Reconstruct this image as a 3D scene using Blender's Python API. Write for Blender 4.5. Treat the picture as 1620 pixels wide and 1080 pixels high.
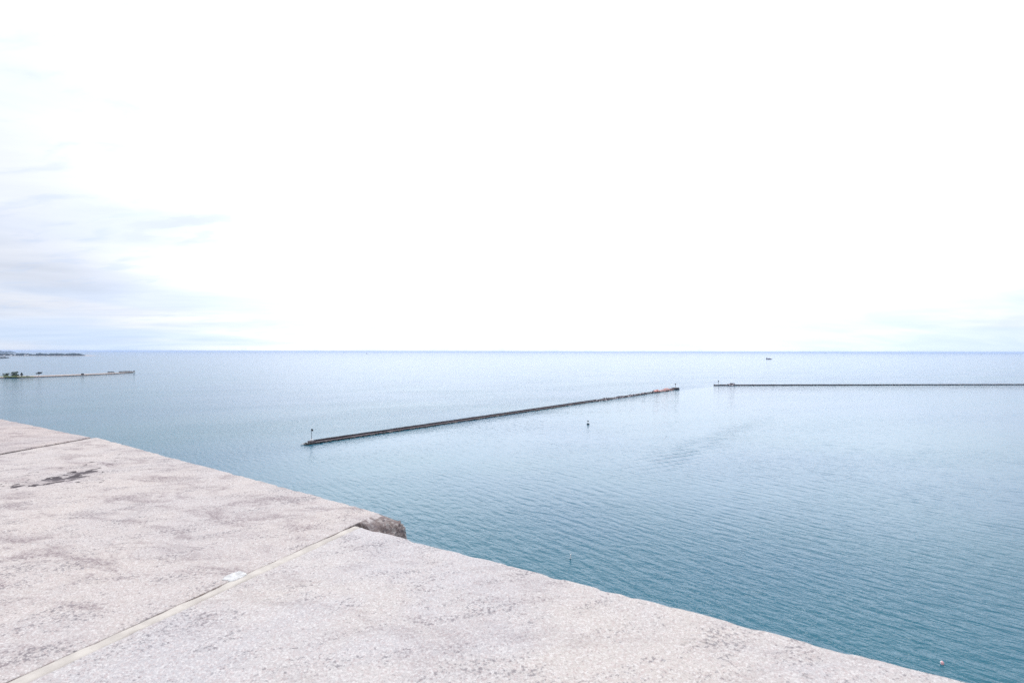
import bpy, bmesh, math, random
import numpy as np
from mathutils import Vector, Matrix, Euler

for o in list(bpy.data.objects):
    bpy.data.objects.remove(o)
S = bpy.context.scene
COL = S.collection
R = math.radians

# ------------------------------------------------------------------ camera
CAM_H = 60.0          # metres above the water
FPX = 800.0           # focal length in photo pixels (1620 wide)
cam_d = bpy.data.cameras.new('camera')
cam = bpy.data.objects.new('camera', cam_d)
COL.objects.link(cam)
cam_d.sensor_width = 36.0
cam_d.lens = 36.0 * FPX / 1620.0
cam_d.clip_start = 0.05
cam_d.clip_end = 200000.0
cam_d.dof.use_dof = True
cam_d.dof.focus_distance = 3.2
cam_d.dof.aperture_fstop = 10.0
PITCH = math.atan(15.6 / FPX)
ROLL = R(0.10)
cam.matrix_world = (Matrix.Translation((0, 0, CAM_H)) @ Matrix.Rotation(R(90) + PITCH, 4, 'X')
                    @ Matrix.Rotation(ROLL, 4, 'Z'))
S.camera = cam
CM = cam.matrix_world.to_3x3()


def at(px, py, z=0.0):
    """world point at height z that the photo shows at pixel px, py"""
    d = CM @ Vector(((px - 810) / FPX, (540 - py) / FPX, -1.0))
    t = (z - CAM_H) / d.z
    return Vector((d.x * t, d.y * t, z))


# ------------------------------------------------------------------ view
S.view_settings.view_transform = 'Standard'
S.view_settings.look = 'None'
S.view_settings.exposure = 0.42
S.view_settings.gamma = 1.0
S.view_settings.use_curve_mapping = False
S.cycles.max_bounces = 8
S.cycles.volume_bounces = 1
S.cycles.use_denoising = False
S.cycles.caustics_reflective = False
S.cycles.caustics_refractive = False

SUN_EL, SUN_AZ = 64.0, 5.0


# ------------------------------------------------------------------ node helper
class NT:
    def __init__(self, tree):
        self.t = tree
        self.n = tree.nodes
        self.l = tree.links

    def new(self, typ, **kw):
        n = self.n.new(typ)
        for k, v in kw.items():
            setattr(n, k, v)
        return n

    def put(self, sock, v):
        if isinstance(v, bpy.types.NodeSocket):
            self.l.new(v, sock)
        elif v is not None:
            sock.default_value = v

    def m(self, op, a, b=None, c=None, clamp=False):
        n = self.new('ShaderNodeMath', operation=op, use_clamp=clamp)
        for i, v in enumerate((a, b, c)):
            if v is not None:
                self.put(n.inputs[i], v)
        return n.outputs[0]

    def vm(self, op, a, b=None, out=0):
        n = self.new('ShaderNodeVectorMath', operation=op)
        self.put(n.inputs[0], a)
        if b is not None:
            self.put(n.inputs[1], b)
        return n.outputs[out]

    def rng(self, v, a, b, c=0.0, d=1.0, smooth=True):
        n = self.new('ShaderNodeMapRange', interpolation_type='SMOOTHSTEP' if smooth else 'LINEAR')
        n.clamp = True
        self.put(n.inputs[0], v)
        for i, x in enumerate((a, b, c, d)):
            self.put(n.inputs[i + 1], x)
        return n.outputs[0]

    def noise(self, vec, scale, detail=4.0, rough=0.55, dist=0.0, typ='FBM'):
        n = self.new('ShaderNodeTexNoise')
        n.noise_dimensions = '3D'
        self.put(n.inputs['Vector'], vec)
        n.inputs['Scale'].default_value = scale
        n.inputs['Detail'].default_value = detail
        n.inputs['Roughness'].default_value = rough
        n.inputs['Distortion'].default_value = dist
        return n.outputs['Fac']

    def voro(self, vec, scale, feature='F1', rnd=1.0):
        n = self.new('ShaderNodeTexVoronoi', feature=feature)
        self.put(n.inputs['Vector'], vec)
        n.inputs['Scale'].default_value = scale
        n.inputs['Randomness'].default_value = rnd
        return n

    def mapping(self, vec, loc=(0, 0, 0), rot=(0, 0, 0), scale=(1, 1, 1)):
        n = self.new('ShaderNodeVectorRotate', rotation_type='Z_AXIS')      # turn first, then stretch
        self.put(n.inputs['Vector'], vec)
        n.inputs['Angle'].default_value = -rot[2]
        v = self.vm('MULTIPLY', n.outputs[0], scale)
        return self.vm('ADD', v, loc)

    def mix(self, f, a, b, mode='MIX'):
        n = self.new('ShaderNodeMix', data_type='RGBA', blend_type=mode)
        self.put(n.inputs[0], f)
        for sock, v in ((n.inputs[6], a), (n.inputs[7], b)):
            if isinstance(v, tuple):
                v = tuple(v) + ((1.0,) if len(v) == 3 else ())
            self.put(sock, v)
        return n.outputs[2]

    def sep(self, v):
        n = self.new('ShaderNodeSeparateXYZ')
        self.put(n.inputs[0], v)
        return n.outputs

    def comb(self, x, y, z):
        n = self.new('ShaderNodeCombineXYZ')
        for i, v in enumerate((x, y, z)):
            self.put(n.inputs[i], v)
        return n.outputs[0]


# ------------------------------------------------------------------ sky
world = bpy.data.worlds.new('World')
S.world = world
world.use_nodes = True
w = NT(world.node_tree)
w.n.clear()
wout = w.new('ShaderNodeOutputWorld')
bg = w.new('ShaderNodeBackground')
bg.inputs['Strength'].default_value = 0.10
w.l.new(bg.outputs[0], wout.inputs[0])
tc = w.new('ShaderNodeTexCoord').outputs['Generated']
dirv = w.vm('NORMALIZE', tc)
sx, sy, sz = w.sep(dirv)
szc = w.m('MAXIMUM', sz, 0.006)
skyvec = w.comb(sx, sy, w.m('MULTIPLY_ADD', szc, 0.75, 0.20))
sky = w.new('ShaderNodeTexSky', sky_type='NISHITA')
sky.sun_disc = False
sky.sun_elevation = R(SUN_EL)
sky.sun_rotation = R(SUN_AZ)
sky.altitude = 60.0
sky.air_density = 1.0
sky.dust_density = 0.3
sky.ozone_density = 1.0
w.l.new(skyvec, sky.inputs['Vector'])
az = w.m('MULTIPLY', w.m('ARCTAN2', sx, sy), 180 / math.pi)      # degrees right of straight ahead
el = w.m('MULTIPLY', w.m('ARCSINE', szc), 180 / math.pi)
# cloud sheet seen in perspective
den = w.m('ADD', szc, 0.10)
cp = w.comb(w.m('DIVIDE', sx, den), w.m('DIVIDE', sy, den), 0.0)
cn = w.noise(w.mapping(cp, loc=(3.1, 1.7, 0.4), rot=(0, 0, R(24)), scale=(0.75, 1.5, 1)), 0.9, 7, 0.56, 0.5)
cn2 = w.noise(w.mapping(cp, loc=(7.0, 2.2, 1.4), rot=(0, 0, R(-12)), scale=(1.4, 3.2, 1)), 2.2, 6, 0.55, 0.3)
# streaks of cloud and clear air low over the horizon
stp = w.comb(w.m('MULTIPLY', az, 0.045), w.m('MULTIPLY', el, 0.42), 3.3)
st = w.noise(stp, 1.0, 4, 0.5, 0.4)
# angle from the veiled sun
sd = Vector((math.sin(R(SUN_AZ)) * math.cos(R(SUN_EL)), math.cos(R(SUN_AZ)) * math.cos(R(SUN_EL)), math.sin(R(SUN_EL))))
cosg = w.vm('DOT_PRODUCT', dirv, tuple(sd), out=1)
glow = w.m('POWER', w.rng(cosg, 0.0, 1.0, 0, 1, smooth=False), 6.0)
# the cloud deck is bright overhead and towards the sun, duller low down away from it
azfall = w.m('MULTIPLY', w.rng(az, -47.0, -13.0), w.rng(az, 64.0, 34.0))
dull = w.m('MULTIPLY', w.m('SUBTRACT', 1.0, azfall), w.rng(el, 27.0, 7.0))
# thick cloud (white) with darker undersides
lum = w.m('SUBTRACT', w.m('MULTIPLY_ADD', glow, 0.30, 0.92), w.m('MULTIPLY', dull, 0.20))
lum = w.m('ADD', lum, w.m('MULTIPLY', azfall, w.m('MULTIPLY', w.rng(el, 2.0, 13.0), w.rng(el, 29.0, 15.0, 0.0, 0.85))))
lum = w.m('ADD', lum, w.m('MULTIPLY', w.m('SUBTRACT', cn, 0.5), 0.34))
lum = w.m('SUBTRACT', lum, w.rng(w.m('ABSOLUTE', w.m('SUBTRACT', az, 3.0)), 24.0, 48.0, 0.0, 0.10))
shade = w.rng(cn, 0.60, 0.36)
ctint = w.mix(shade, (0.955, 1.0, 1.10), (0.915, 0.985, 1.13))
# one long grey-blue cloud base above the left shore
ua = w.m('DIVIDE', w.m('ADD', az, 34.0), 12.5)
eb = w.m('ADD', 11.6, w.m('MULTIPLY', ua, 0.9))
eb = w.m('ADD', eb, w.m('MULTIPLY', w.m('SUBTRACT', st, 0.5), 5.0))
ue = w.m('DIVIDE', w.m('SUBTRACT', el, eb), 2.2)
band = w.m('EXPONENT', w.m('MULTIPLY', w.m('ADD', w.m('POWER', w.m('ABSOLUTE', ua), 2.0), w.m('MULTIPLY', ue, ue)), -1.0))
band = w.m('MULTIPLY', band, w.rng(cn2, 0.30, 0.62, 0.45, 1.0))
ctint = w.mix(w.m('MULTIPLY', band, 0.9), ctint, (0.91, 1.0, 1.17))
lum = w.m('ADD', w.m('MULTIPLY', lum, w.m('SUBTRACT', 1.0, band)), w.m('MULTIPLY', band, 0.69))
cloud = w.vm('SCALE', ctint)
w.put(cloud.node.inputs['Scale'], w.m('MULTIPLY', lum, 10.0))
# gaps
gap_hi = w.m('MULTIPLY', w.rng(cn2, 0.52, 0.30), 0.20)
low = w.m('MULTIPLY', w.rng(el, 9.0, 0.5), w.rng(st, 0.60, 0.40))
low = w.m('MULTIPLY', low, w.rng(w.m('ABSOLUTE', w.m('SUBTRACT', az, 10.0)), 0.0, 45.0, 0.15, 0.42))
gap = w.m('MAXIMUM', gap_hi, low, clamp=True)
nsky = w.vm('SCALE', sky.outputs[0])
nsky.node.inputs['Scale'].default_value = 1.25
col = w.mix(gap, cloud, nsky)
w.l.new(col, bg.inputs['Color'])

sun_d = bpy.data.lights.new('sun', 'SUN')
sun_d.energy = 1.5
sun_d.angle = R(28)
sun_d.color = (1.0, 0.965, 0.92)
sun = bpy.data.objects.new('sun', sun_d)
COL.objects.link(sun)
sun.rotation_euler = (-sd).to_track_quat('-Z', 'Y').to_euler()
sun.location = (0, 0, 300)


# ------------------------------------------------------------------ materials
def mat(name):
    m = bpy.data.materials.new(name)
    m.use_nodes = True
    t = NT(m.node_tree)
    t.n.clear()
    out = t.new('ShaderNodeOutputMaterial')
    p = t.new('ShaderNodeBsdfPrincipled')
    t.l.new(p.outputs[0], out.inputs[0])
    t.out, t.p = out, p
    t.pos = t.new('ShaderNodeNewGeometry').outputs['Position']
    return m, t


def bump(t, h, dist=1.0, strength=1.0):
    b = t.new('ShaderNodeBump')
    b.inputs['Strength'].default_value = strength
    b.inputs['Distance'].default_value = dist
    t.put(b.inputs['Height'], h)
    t.l.new(b.outputs[0], t.p.inputs['Normal'])


def simple(name, c, c2=None, scale=1.0, rough=0.8, bmp=0.0, metal=0.0):
    m, t = mat(name)
    oc = t.new('ShaderNodeTexCoord').outputs['Object']
    c2 = c2 or tuple(x * 0.7 for x in c)
    n = t.noise(oc, scale, 5, 0.6)
    t.put(t.p.inputs['Base Color'], t.mix(t.rng(n, 0.35, 0.65), c, c2))
    t.p.inputs['Roughness'].default_value = rough
    t.p.inputs['Metallic'].default_value = metal
    if bmp:
        bump(t, t.noise(oc, scale * 3, 4, 0.6), bmp)
    return m


# --- key points of the harbour
BW_A = at(481, 703.5)       # near end of the long breakwater (waterline)
BW_B = at(1071, 615.5)      # its far end
B2_A = at(1134, 609.6)      # second breakwater
B2_B = at(1620, 608.6)
B2_C = B2_A + (B2_B - B2_A) * 2.2

# --- water
M_WATER, t = mat('lake_water')
P = t.pos
bd = (BW_B - BW_A).normalized()
bn = Vector((bd.y, -bd.x, 0))                       # towards the sheltered side
side = t.m('SUBTRACT', t.vm('DOT_PRODUCT', P, tuple(bn), out=1), BW_A.dot(bn))
along = t.m('SUBTRACT', t.vm('DOT_PRODUCT', P, tuple(bd), out=1), BW_A.dot(bd))
px_, py_, pz_ = t.sep(P)
big = t.noise(P, 0.011, 4, 0.55, 0.6)
big2 = t.noise(t.mapping(P, rot=(0, 0, R(20)), scale=(1, 2.6, 1)), 0.006, 3, 0.5, 0.4)
jit = t.m('MULTIPLY', t.m('SUBTRACT', big, 0.5), 70.0)
lee = t.rng(t.m('ADD', side, t.m('MULTIPLY', jit, 0.35)), -2.0, 40.0)
lee = t.m('MULTIPLY', lee, t.rng(t.m('ADD', py_, t.m('MULTIPLY', jit, 0.4)), 90.0, 225.0))
lee = t.m('MULTIPLY', lee, t.rng(t.m('ADD', py_, t.m('MULTIPLY', jit, 0.2)), 930.0, 890.0))
calm = t.m('MULTIPLY', lee, t.rng(t.m('ADD', along, jit), -280.0, 140.0, 0.45, 1.0))
puff = t.rng(big2, 0.36, 0.66, 0.75, 1.15)
amp = t.m('MULTIPLY', puff, t.rng(calm, 0.0, 1.0, 0.66, 0.16))
wv = t.mapping(P, rot=(0, 0, R(-48)), scale=(0.8, 2.0, 1))
h1 = t.m('MULTIPLY', t.noise(wv, 0.20, 2, 0.5, 0.3), 0.95)          # ~6 m waves
h2 = t.m('MULTIPLY', t.noise(t.mapping(P, rot=(0, 0, R(-30)), scale=(1, 1.7, 1)), 0.55, 3, 0.6, 0.4), 0.38)
h3 = t.m('MULTIPLY', t.noise(t.mapping(P, rot=(0, 0, R(-10)), scale=(1, 1.35, 1)), 1.9, 3, 0.65, 0.2), 0.04)
ampl = t.m('MULTIPLY', puff, t.rng(calm, 0.0, 1.0, 0.66, 0.30))
hh = t.m('ADD', t.m('MULTIPLY', t.m('ADD', h2, h3), amp), t.m('MULTIPLY', h1, ampl))
# regular train of ripples in the lee, and the wake of a boat that has passed
W0, W1 = at(1020, 742), at(1225, 655)
wd = (W1 - W0).normalized()
wn = Vector((wd.y, -wd.x, 0))
wl = (W1 - W0).length
wob = t.m('MULTIPLY', t.m('SUBTRACT', t.noise(P, 0.02, 2, 0.5), 0.5), 9.0)
wa = t.m('DIVIDE', t.m('SUBTRACT', t.vm('DOT_PRODUCT', P, tuple(wd), out=1), W0.dot(wd)), wl)
wc = t.m('ADD', t.m('SUBTRACT', t.vm('DOT_PRODUCT', P, tuple(wn), out=1), W0.dot(wn)), wob)
wm = t.m('EXPONENT', t.m('MULTIPLY', t.m('MULTIPLY', t.m('DIVIDE', wc, 14.0), t.m('DIVIDE', wc, 14.0)), -1.0))
wm = t.m('MULTIPLY', wm, t.m('MULTIPLY', t.rng(wa, -0.05, 0.12), t.rng(wa, 1.05, 0.75)))
ch = R(30)
cn_ = Vector((math.sin(ch), -math.cos(ch), 0))
ph = t.m('ADD', t.m('MULTIPLY', t.vm('DOT_PRODUCT', P, tuple(cn_), out=1), 2 * math.pi / 6.6),
         t.m('MULTIPLY', t.noise(P, 0.02, 2, 0.5), 4.0))
brk = t.rng(t.noise(P, 0.09, 2, 0.5), 0.30, 0.6, 0.35, 1.0)
wake = t.m('MULTIPLY', t.m('MULTIPLY', t.m('SINE', ph), wm), t.m('MULTIPLY', brk, 0.195))
trains = []
for hd, lam, sc_, amp_ in ((-41.0, 5.2, 0.017, 0.045), (-50.0, 3.6, 0.023, 0.028), (-30.0, 7.4, 0.012, 0.045)):
    nd = Vector((math.cos(R(hd)), -math.sin(R(hd)), 0))                 # across the crests
    phase = t.m('ADD', t.m('MULTIPLY', t.vm('DOT_PRODUCT', P, tuple(nd), out=1), 2 * math.pi / lam),
                t.m('MULTIPLY', t.noise(t.vm('ADD', P, (lam * 90, 0, 0)), sc_, 3, 0.5), 11.0))
    grp = t.rng(t.noise(t.vm('ADD', P, (0, lam * 70, 0)), sc_ * 1.6, 3, 0.55), 0.44, 0.72, 0.003, amp_ * 0.85)
    trains.append(t.m('MULTIPLY', t.m('SINE', phase), grp))
train = t.m('MULTIPLY', t.m('ADD', t.m('ADD', trains[0], trains[1]), trains[2]),
            t.m('MULTIPLY', t.rng(py_, 640.0, 260.0, 0.10, 1.0), t.rng(px_, -140.0, 40.0, 0.25, 1.0)))
hh = t.m('ADD', hh, t.m('ADD', wake, t.m('MULTIPLY', train, t.m('SUBTRACT', 1.0, wm))))
deep = t.noise(P, 0.004, 3, 0.5)
t.put(t.p.inputs['Base Color'], t.mix(t.rng(deep, 0.35, 0.65), (0.003, 0.094, 0.130), (0.004, 0.083, 0.145)))
t.put(t.p.inputs['Roughness'], t.rng(calm, 0.0, 1.0, 0.11, 0.06))
t.p.inputs['IOR'].default_value = 1.333
bump(t, hh, 1.0)


# --- granite of the coping
def granite(name, warm, cool, stain=None, gs=1.0, speck=1.0, dark=0.0, grime=1.0):
    m, t = mat(name)
    Pz = t.vm('ADD', t.pos, (0, 0, -CAM_H))
    n_big = t.noise(Pz, 3.2, 4, 0.6, 0.4)
    n_mid = t.noise(t.mapping(Pz, rot=(0, 0, R(30)), scale=(0.7, 1.5, 1)), 13.0, 6, 0.65, 0.5)
    g1 = t.noise(Pz, 165.0 * gs, 3, 0.7)
    g2 = t.noise(Pz, 430.0 * gs, 2, 0.7)
    v = t.voro(Pz, 430.0 * gs)
    cell = t.sep(v.outputs['Color'])
    base = t.mix(t.rng(n_big, 0.35, 0.65), warm, cool)
    base = t.mix(t.m('MULTIPLY', t.rng(cell[0], 0.50, 0.95), 0.55), base, (0.68, 0.645, 0.62))      # feldspar
    base = t.mix(t.m('MULTIPLY', t.rng(cell[1], 0.55, 0.98), 0.45), base, (0.40, 0.30, 0.285))      # pinkish grains
    # dark mica, thicker in clusters
    clus = t.rng(n_mid, 0.42, 0.68)
    th = t.m('SUBTRACT', 0.625, t.m('MULTIPLY', clus, 0.15))
    mica = t.rng(t.m('SUBTRACT', g1, th), 0.0, 0.08)
    base = t.mix(t.m('MULTIPLY', mica, 0.72 * speck), base, (0.13, 0.115, 0.13))
    mic2 = t.rng(g2, 0.54, 0.70)
    base = t.mix(t.m('MULTIPLY', mic2, t.m('MULTIPLY_ADD', clus, 0.35 * speck, 0.48 * speck)), base, (0.15, 0.135, 0.15))
    # weathered grime in the hollows of the dressing
    hol = t.noise(t.mapping(Pz, loc=(4, 2, 0), rot=(0, 0, R(-8)), scale=(0.8, 1.7, 1)), 8.0, 8, 0.70, 0.6)
    gr = t.m('MULTIPLY', t.rng(hol, 0.48, 0.66), t.rng(t.m('MULTIPLY_ADD', g2, 0.4, t.m('MULTIPLY', g1, 0.6)), 0.38, 0.60, 0.12, 1.0))
    base = t.mix(t.m('MULTIPLY', gr, 0.95 * grime), base, (0.19, 0.145, 0.155))
    spot = t.rng(t.noise(t.mapping(Pz, loc=(1, 9, 0), rot=(0, 0, R(-14)), scale=(0.7, 1.5, 1)), 30.0, 5, 0.7, 0.3), 0.655, 0.72)
    base = t.mix(t.m('MULTIPLY', spot, 0.7 * grime), base, (0.09, 0.075, 0.085))
    if stain:
        # patch of black lichen with a long curved shape
        a, b, wid = stain
        A, B = Vector(a), Vector(b)
        d = (B - A).normalized()
        nn = Vector((-d.y, d.x, 0))
        L = (B - A).length
        al = t.m('DIVIDE', t.m('SUBTRACT', t.vm('DOT_PRODUCT', Pz, tuple(d), out=1), A.dot(d)), L)
        cu = t.m('MULTIPLY', t.m('MULTIPLY', t.m('SUBTRACT', al, 0.5), t.m('SUBTRACT', al, 0.5)), 0.10)
        cr = t.m('SUBTRACT', t.m('SUBTRACT', t.vm('DOT_PRODUCT', Pz, tuple(nn), out=1), A.dot(nn)), cu)
        e = t.m('DIVIDE', cr, wid)
        mk = t.m('EXPONENT', t.m('MULTIPLY', t.m('MULTIPLY', e, e), -1.0))
        mk = t.m('MULTIPLY', mk, t.m('MULTIPLY', t.rng(al, -0.25, 0.25), t.rng(al, 1.08, 0.92)))
        ln = t.noise(t.mapping(Pz, rot=(0, 0, R(-20)), scale=(1.0, 0.9, 1)), 34.0, 2, 0.6, 0.5)
        lich = t.rng(t.m('ADD', ln, t.m('MULTIPLY', mk, 0.16)), 0.60, 0.63)
        lich = t.m('MULTIPLY', lich, t.rng(mk, 0.10, 0.35))
        e2 = t.m('MULTIPLY', e, 0.33)
        far_ = t.m('MULTIPLY', t.m('EXPONENT', t.m('MULTIPLY', t.m('MULTIPLY', e2, e2), -1.0)), t.m('MULTIPLY', t.rng(al, -1.2, 0.0), t.rng(al, 2.6, 1.0)))
        lone = t.rng(t.m('ADD', ln, t.m('MULTIPLY', far_, 0.06)), 0.69, 0.73)
        lich = t.m('MAXIMUM', lich, t.m('MULTIPLY', lone, t.rng(far_, 0.05, 0.4)))
        base = t.mix(t.m('MULTIPLY', lich, 0.97), base, (0.022, 0.014, 0.018))
        halo = t.m('MULTIPLY', t.rng(mk, 0.02, 0.9), t.rng(n_mid, 0.35, 0.6, 0.1, 0.35))
        base = t.mix(halo, base, (0.20, 0.17, 0.18))
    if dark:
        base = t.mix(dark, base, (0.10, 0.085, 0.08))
    t.put(t.p.inputs['Base Color'], base)
    t.p.inputs['Roughness'].default_value = 0.85
    t.p.inputs['Specular IOR Level'].default_value = 0.3
    hgt = t.m('ADD', t.m('MULTIPLY', n_mid, 0.006), t.m('MULTIPLY', hol, 0.006))
    hgt = t.m('ADD', hgt, t.m('MULTIPLY', g1, 0.0016))
    hgt = t.m('SUBTRACT', hgt, t.m('MULTIPLY', spot, 0.0015))
    bump(t, hgt, 1.0, 0.8)
    return m


LA, LB_ = at(38, 771, CAM_H - 0.4), at(160, 742, CAM_H - 0.4)
M_ST_L = granite('granite_weathered', (0.485, 0.43, 0.395), (0.44, 0.40, 0.385),
                 stain=((LA.x, LA.y, 0), (LB_.x, LB_.y, 0), 0.048))
M_ST_R = granite('granite_clean', (0.49, 0.445, 0.41), (0.445, 0.42, 0.42), speck=0.9, grime=0.42)
M_ST_F = granite('granite_far', (0.44, 0.375, 0.345), (0.39, 0.345, 0.335))
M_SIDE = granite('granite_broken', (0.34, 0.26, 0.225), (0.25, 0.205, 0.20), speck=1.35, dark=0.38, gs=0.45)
M_MORTAR = simple('mortar', (0.53, 0.485, 0.435), (0.43, 0.39, 0.35), 30, 0.9, 0.001)
M_MORTAR_D = simple('mortar_dark', (0.13, 0.095, 0.08), (0.08, 0.06, 0.055), 40, 0.95, 0.001)
M_PATCH = simple('mortar_white', (0.66, 0.65, 0.635), (0.42, 0.41, 0.40), 110, 0.8, 0.002)
M_WALL = simple('granite_wall', (0.36, 0.34, 0.33), (0.27, 0.25, 0.25), 2.0, 0.9, 0.03)
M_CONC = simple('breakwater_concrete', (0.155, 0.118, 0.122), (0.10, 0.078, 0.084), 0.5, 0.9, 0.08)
M_CONC_SHADED = simple('breakwater_face_shaded', (0.042, 0.032, 0.037), (0.022, 0.018, 0.022), 0.4, 0.95, 0.12)  # darker copy of the concrete, with the faces' backlit shade painted into the colour
M_WEED = simple('wet_weed_rock', (0.030, 0.026, 0.024), (0.018, 0.020, 0.018), 0.8, 0.6, 0.15)
M_RUB = simple('rubble_stone', (0.13, 0.108, 0.112), (0.05, 0.042, 0.048), 0.35, 0.9, 0.1)
M_RUBL = simple('rubble_stone_pale', (0.55, 0.49, 0.50), (0.38, 0.33, 0.34), 0.35, 0.9, 0.1)
M_ORANGE = simple('rubble_stone_orange', (0.74, 0.30, 0.25), (0.62, 0.36, 0.30), 0.35, 0.9, 0.1)
M_WHITE = simple('white_paint', (0.78, 0.78, 0.77), (0.66, 0.65, 0.64), 0.8, 0.6)
M_BLACK = simple('black_paint', (0.022, 0.022, 0.028), (0.035, 0.03, 0.03), 1.5, 0.5)
M_GREENBK = simple('buoy_green', (0.012, 0.04, 0.055), (0.02, 0.03, 0.035), 1.5, 0.5)
M_RED = simple('buoy_red', (0.78, 0.42, 0.42), (0.70, 0.34, 0.34), 3.0, 0.5)
M_STEEL = simple('galvanised_steel', (0.20, 0.20, 0.22), (0.12, 0.12, 0.13), 2.0, 0.5, metal=0.3)
M_SAND = simple('sand', (0.50, 0.42, 0.375), (0.40, 0.335, 0.30), 0.05, 0.95)
M_GRASS = simple('grass', (0.115, 0.15, 0.04), (0.08, 0.12, 0.035), 0.06, 0.95)
M_RIP = simple('riprap', (0.075, 0.062, 0.060), (0.040, 0.035, 0.036), 0.2, 0.95, 0.3)
M_LEAF = simple('foliage', (0.032, 0.062, 0.032), (0.055, 0.085, 0.035), 0.6, 0.8)
M_LEAFR = simple('foliage_russet', (0.070, 0.048, 0.040), (0.035, 0.045, 0.030), 0.6, 0.8)
M_BARK = simple('bark', (0.06, 0.045, 0.038), None, 2.0, 0.95)
M_WOODS = simple('woods', (0.012, 0.024, 0.020), (0.020, 0.034, 0.022), 0.02, 0.9)
M_ROOF = simple('house_roof', (0.10, 0.085, 0.085), (0.07, 0.06, 0.065), 0.3, 0.9)
M_GLASS = simple('window_glass', (0.03, 0.035, 0.045), None, 0.5, 0.15)
M_HULL = simple('ship_hull', (0.11, 0.055, 0.075), (0.08, 0.05, 0.07), 0.1, 0.6)
M_SHIPW = simple('ship_house', (0.42, 0.36, 0.38), (0.33, 0.30, 0.33), 0.1, 0.6)


# ------------------------------------------------------------------ mesh builder
class MB:
    def __init__(self):
        self.v, self.f, self.mi = [], [], []

    def add(self, vs, fs, mi=0):
        k = len(self.v)
        self.v += [tuple(x) for x in vs]
        self.f += [tuple(i + k for i in f) for f in fs]
        self.mi += [mi] * len(fs)

    def prism(self, poly, z0, z1, mi=0, inset=0.0):
        """vertical prism over polygon (x, y) points given counter-clockwise"""
        n = len(poly)
        c = Vector((sum(p[0] for p in poly) / n, sum(p[1] for p in poly) / n))
        top = [(p[0] + (c.x - p[0]) * inset, p[1] + (c.y - p[1]) * inset) for p in poly]
        vs = [(p[0], p[1], z0) for p in poly] + [(p[0], p[1], z1) for p in top]
        fs = [tuple(range(n - 1, -1, -1)), tuple(range(n, 2 * n))]
        fs += [(i, (i + 1) % n, n + (i + 1) % n, n + i) for i in range(n)]
        self.add(vs, fs, mi)

    def box(self, c, size, rz=0.0, mi=0, inset=0.0):
        x, y, z = c
        a, b, h = size
        pts = []
        for sx_, sy_ in ((-1, -1), (1, -1), (1, 1), (-1, 1)):
            dx, dy = sx_ * a / 2, sy_ * b / 2
            pts.append((x + dx * math.cos(rz) - dy * math.sin(rz), y + dx * math.sin(rz) + dy * math.cos(rz)))
        self.prism(pts, z, z + h, mi, inset)

    def tube(self, p0, p1, r0, r1=None, n=8, mi=0):
        r1 = r0 if r1 is None else r1
        p0, p1 = Vector(p0), Vector(p1)
        d = (p1 - p0).normalized()
        up = Vector((0, 0, 1)) if abs(d.z) < 0.9 else Vector((1, 0, 0))
        a = d.cross(up).normalized()
        b = d.cross(a)
        vs = []
        for p, r in ((p0, r0), (p1, r1)):
            for i in range(n):
                th = 2 * math.pi * i / n
                vs.append(p + a * (r * math.cos(th)) + b * (r * math.sin(th)))
        fs = [(i, (i + 1) % n, n + (i + 1) % n, n + i) for i in range(n)]
        fs += [tuple(range(n - 1, -1, -1)), tuple(range(n, 2 * n))]
        self.add(vs, fs, mi)

    def lathe(self, prof, c=(0, 0, 0), n=16, mi=0):
        vs, fs = [], []
        for r, z in prof:
            for i in range(n):
                th = 2 * math.pi * i / n
                vs.append((c[0] + r * math.cos(th), c[1] + r * math.sin(th), c[2] + z))
        for k in range(len(prof) - 1):
            for i in range(n):
                j = (i + 1) % n
                fs.append((k * n + i, k * n + j, (k + 1) * n + j, (k + 1) * n + i))
        fs.append(tuple(range(n - 1, -1, -1)))
        fs.append(tuple(range((len(prof) - 1) * n, len(prof) * n)))
        self.add(vs, fs, mi)

    def rock(self, c, size, rng, mi=0):
        """angular block: a cube with shifted corners, turned at random"""
        e = Euler((rng.uniform(-.5, .5), rng.uniform(-.5, .5), rng.uniform(0, 6.3))).to_matrix()
        vs = []
        for z in (-1, 1):
            for x, y in ((-1, -1), (1, -1), (1, 1), (-1, 1)):
                p = Vector((x * size[0] * rng.uniform(.7, 1), y * size[1] * rng.uniform(.7, 1), z * size[2] * rng.uniform(.7, 1))) * 0.5
                vs.append(Vector(c) + e @ p)
        self.add(vs, [(3, 2, 1, 0), (4, 5, 6, 7), (0, 1, 5, 4), (1, 2, 6, 5), (2, 3, 7, 6), (3, 0, 4, 7)], mi)

    def build(self, name, mats, parent=None, smooth=False, loc=None):
        me = bpy.data.meshes.new(name)
        me.from_pydata(self.v, [], self.f)
        for m in (mats if isinstance(mats, (list, tuple)) else [mats]):
            me.materials.append(m)
        me.polygons.foreach_set('material_index', self.mi)
        if smooth:
            me.polygons.foreach_set('use_smooth', [True] * len(self.f))
        me.update()
        o = bpy.data.objects.new(name, me)
        COL.objects.link(o)
        if parent:
            o.parent = parent
        if loc is not None:
            o.location = loc
        return o


def tag(o, label=None, cat=None, group=None, kind=None):
    for k, v in (('label', label), ('category', cat), ('group', group), ('kind', kind)):
        if v:
            o[k] = v
    return o


def empty(name, loc=(0, 0, 0), rz=0.0, label=None, cat=None, group=None):
    o = bpy.data.objects.new(name, None)
    COL.objects.link(o)
    o.location = loc
    o.rotation_euler = (0, 0, rz)
    o.empty_display_size = 0.5
    return tag(o, label, cat, group)


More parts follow.
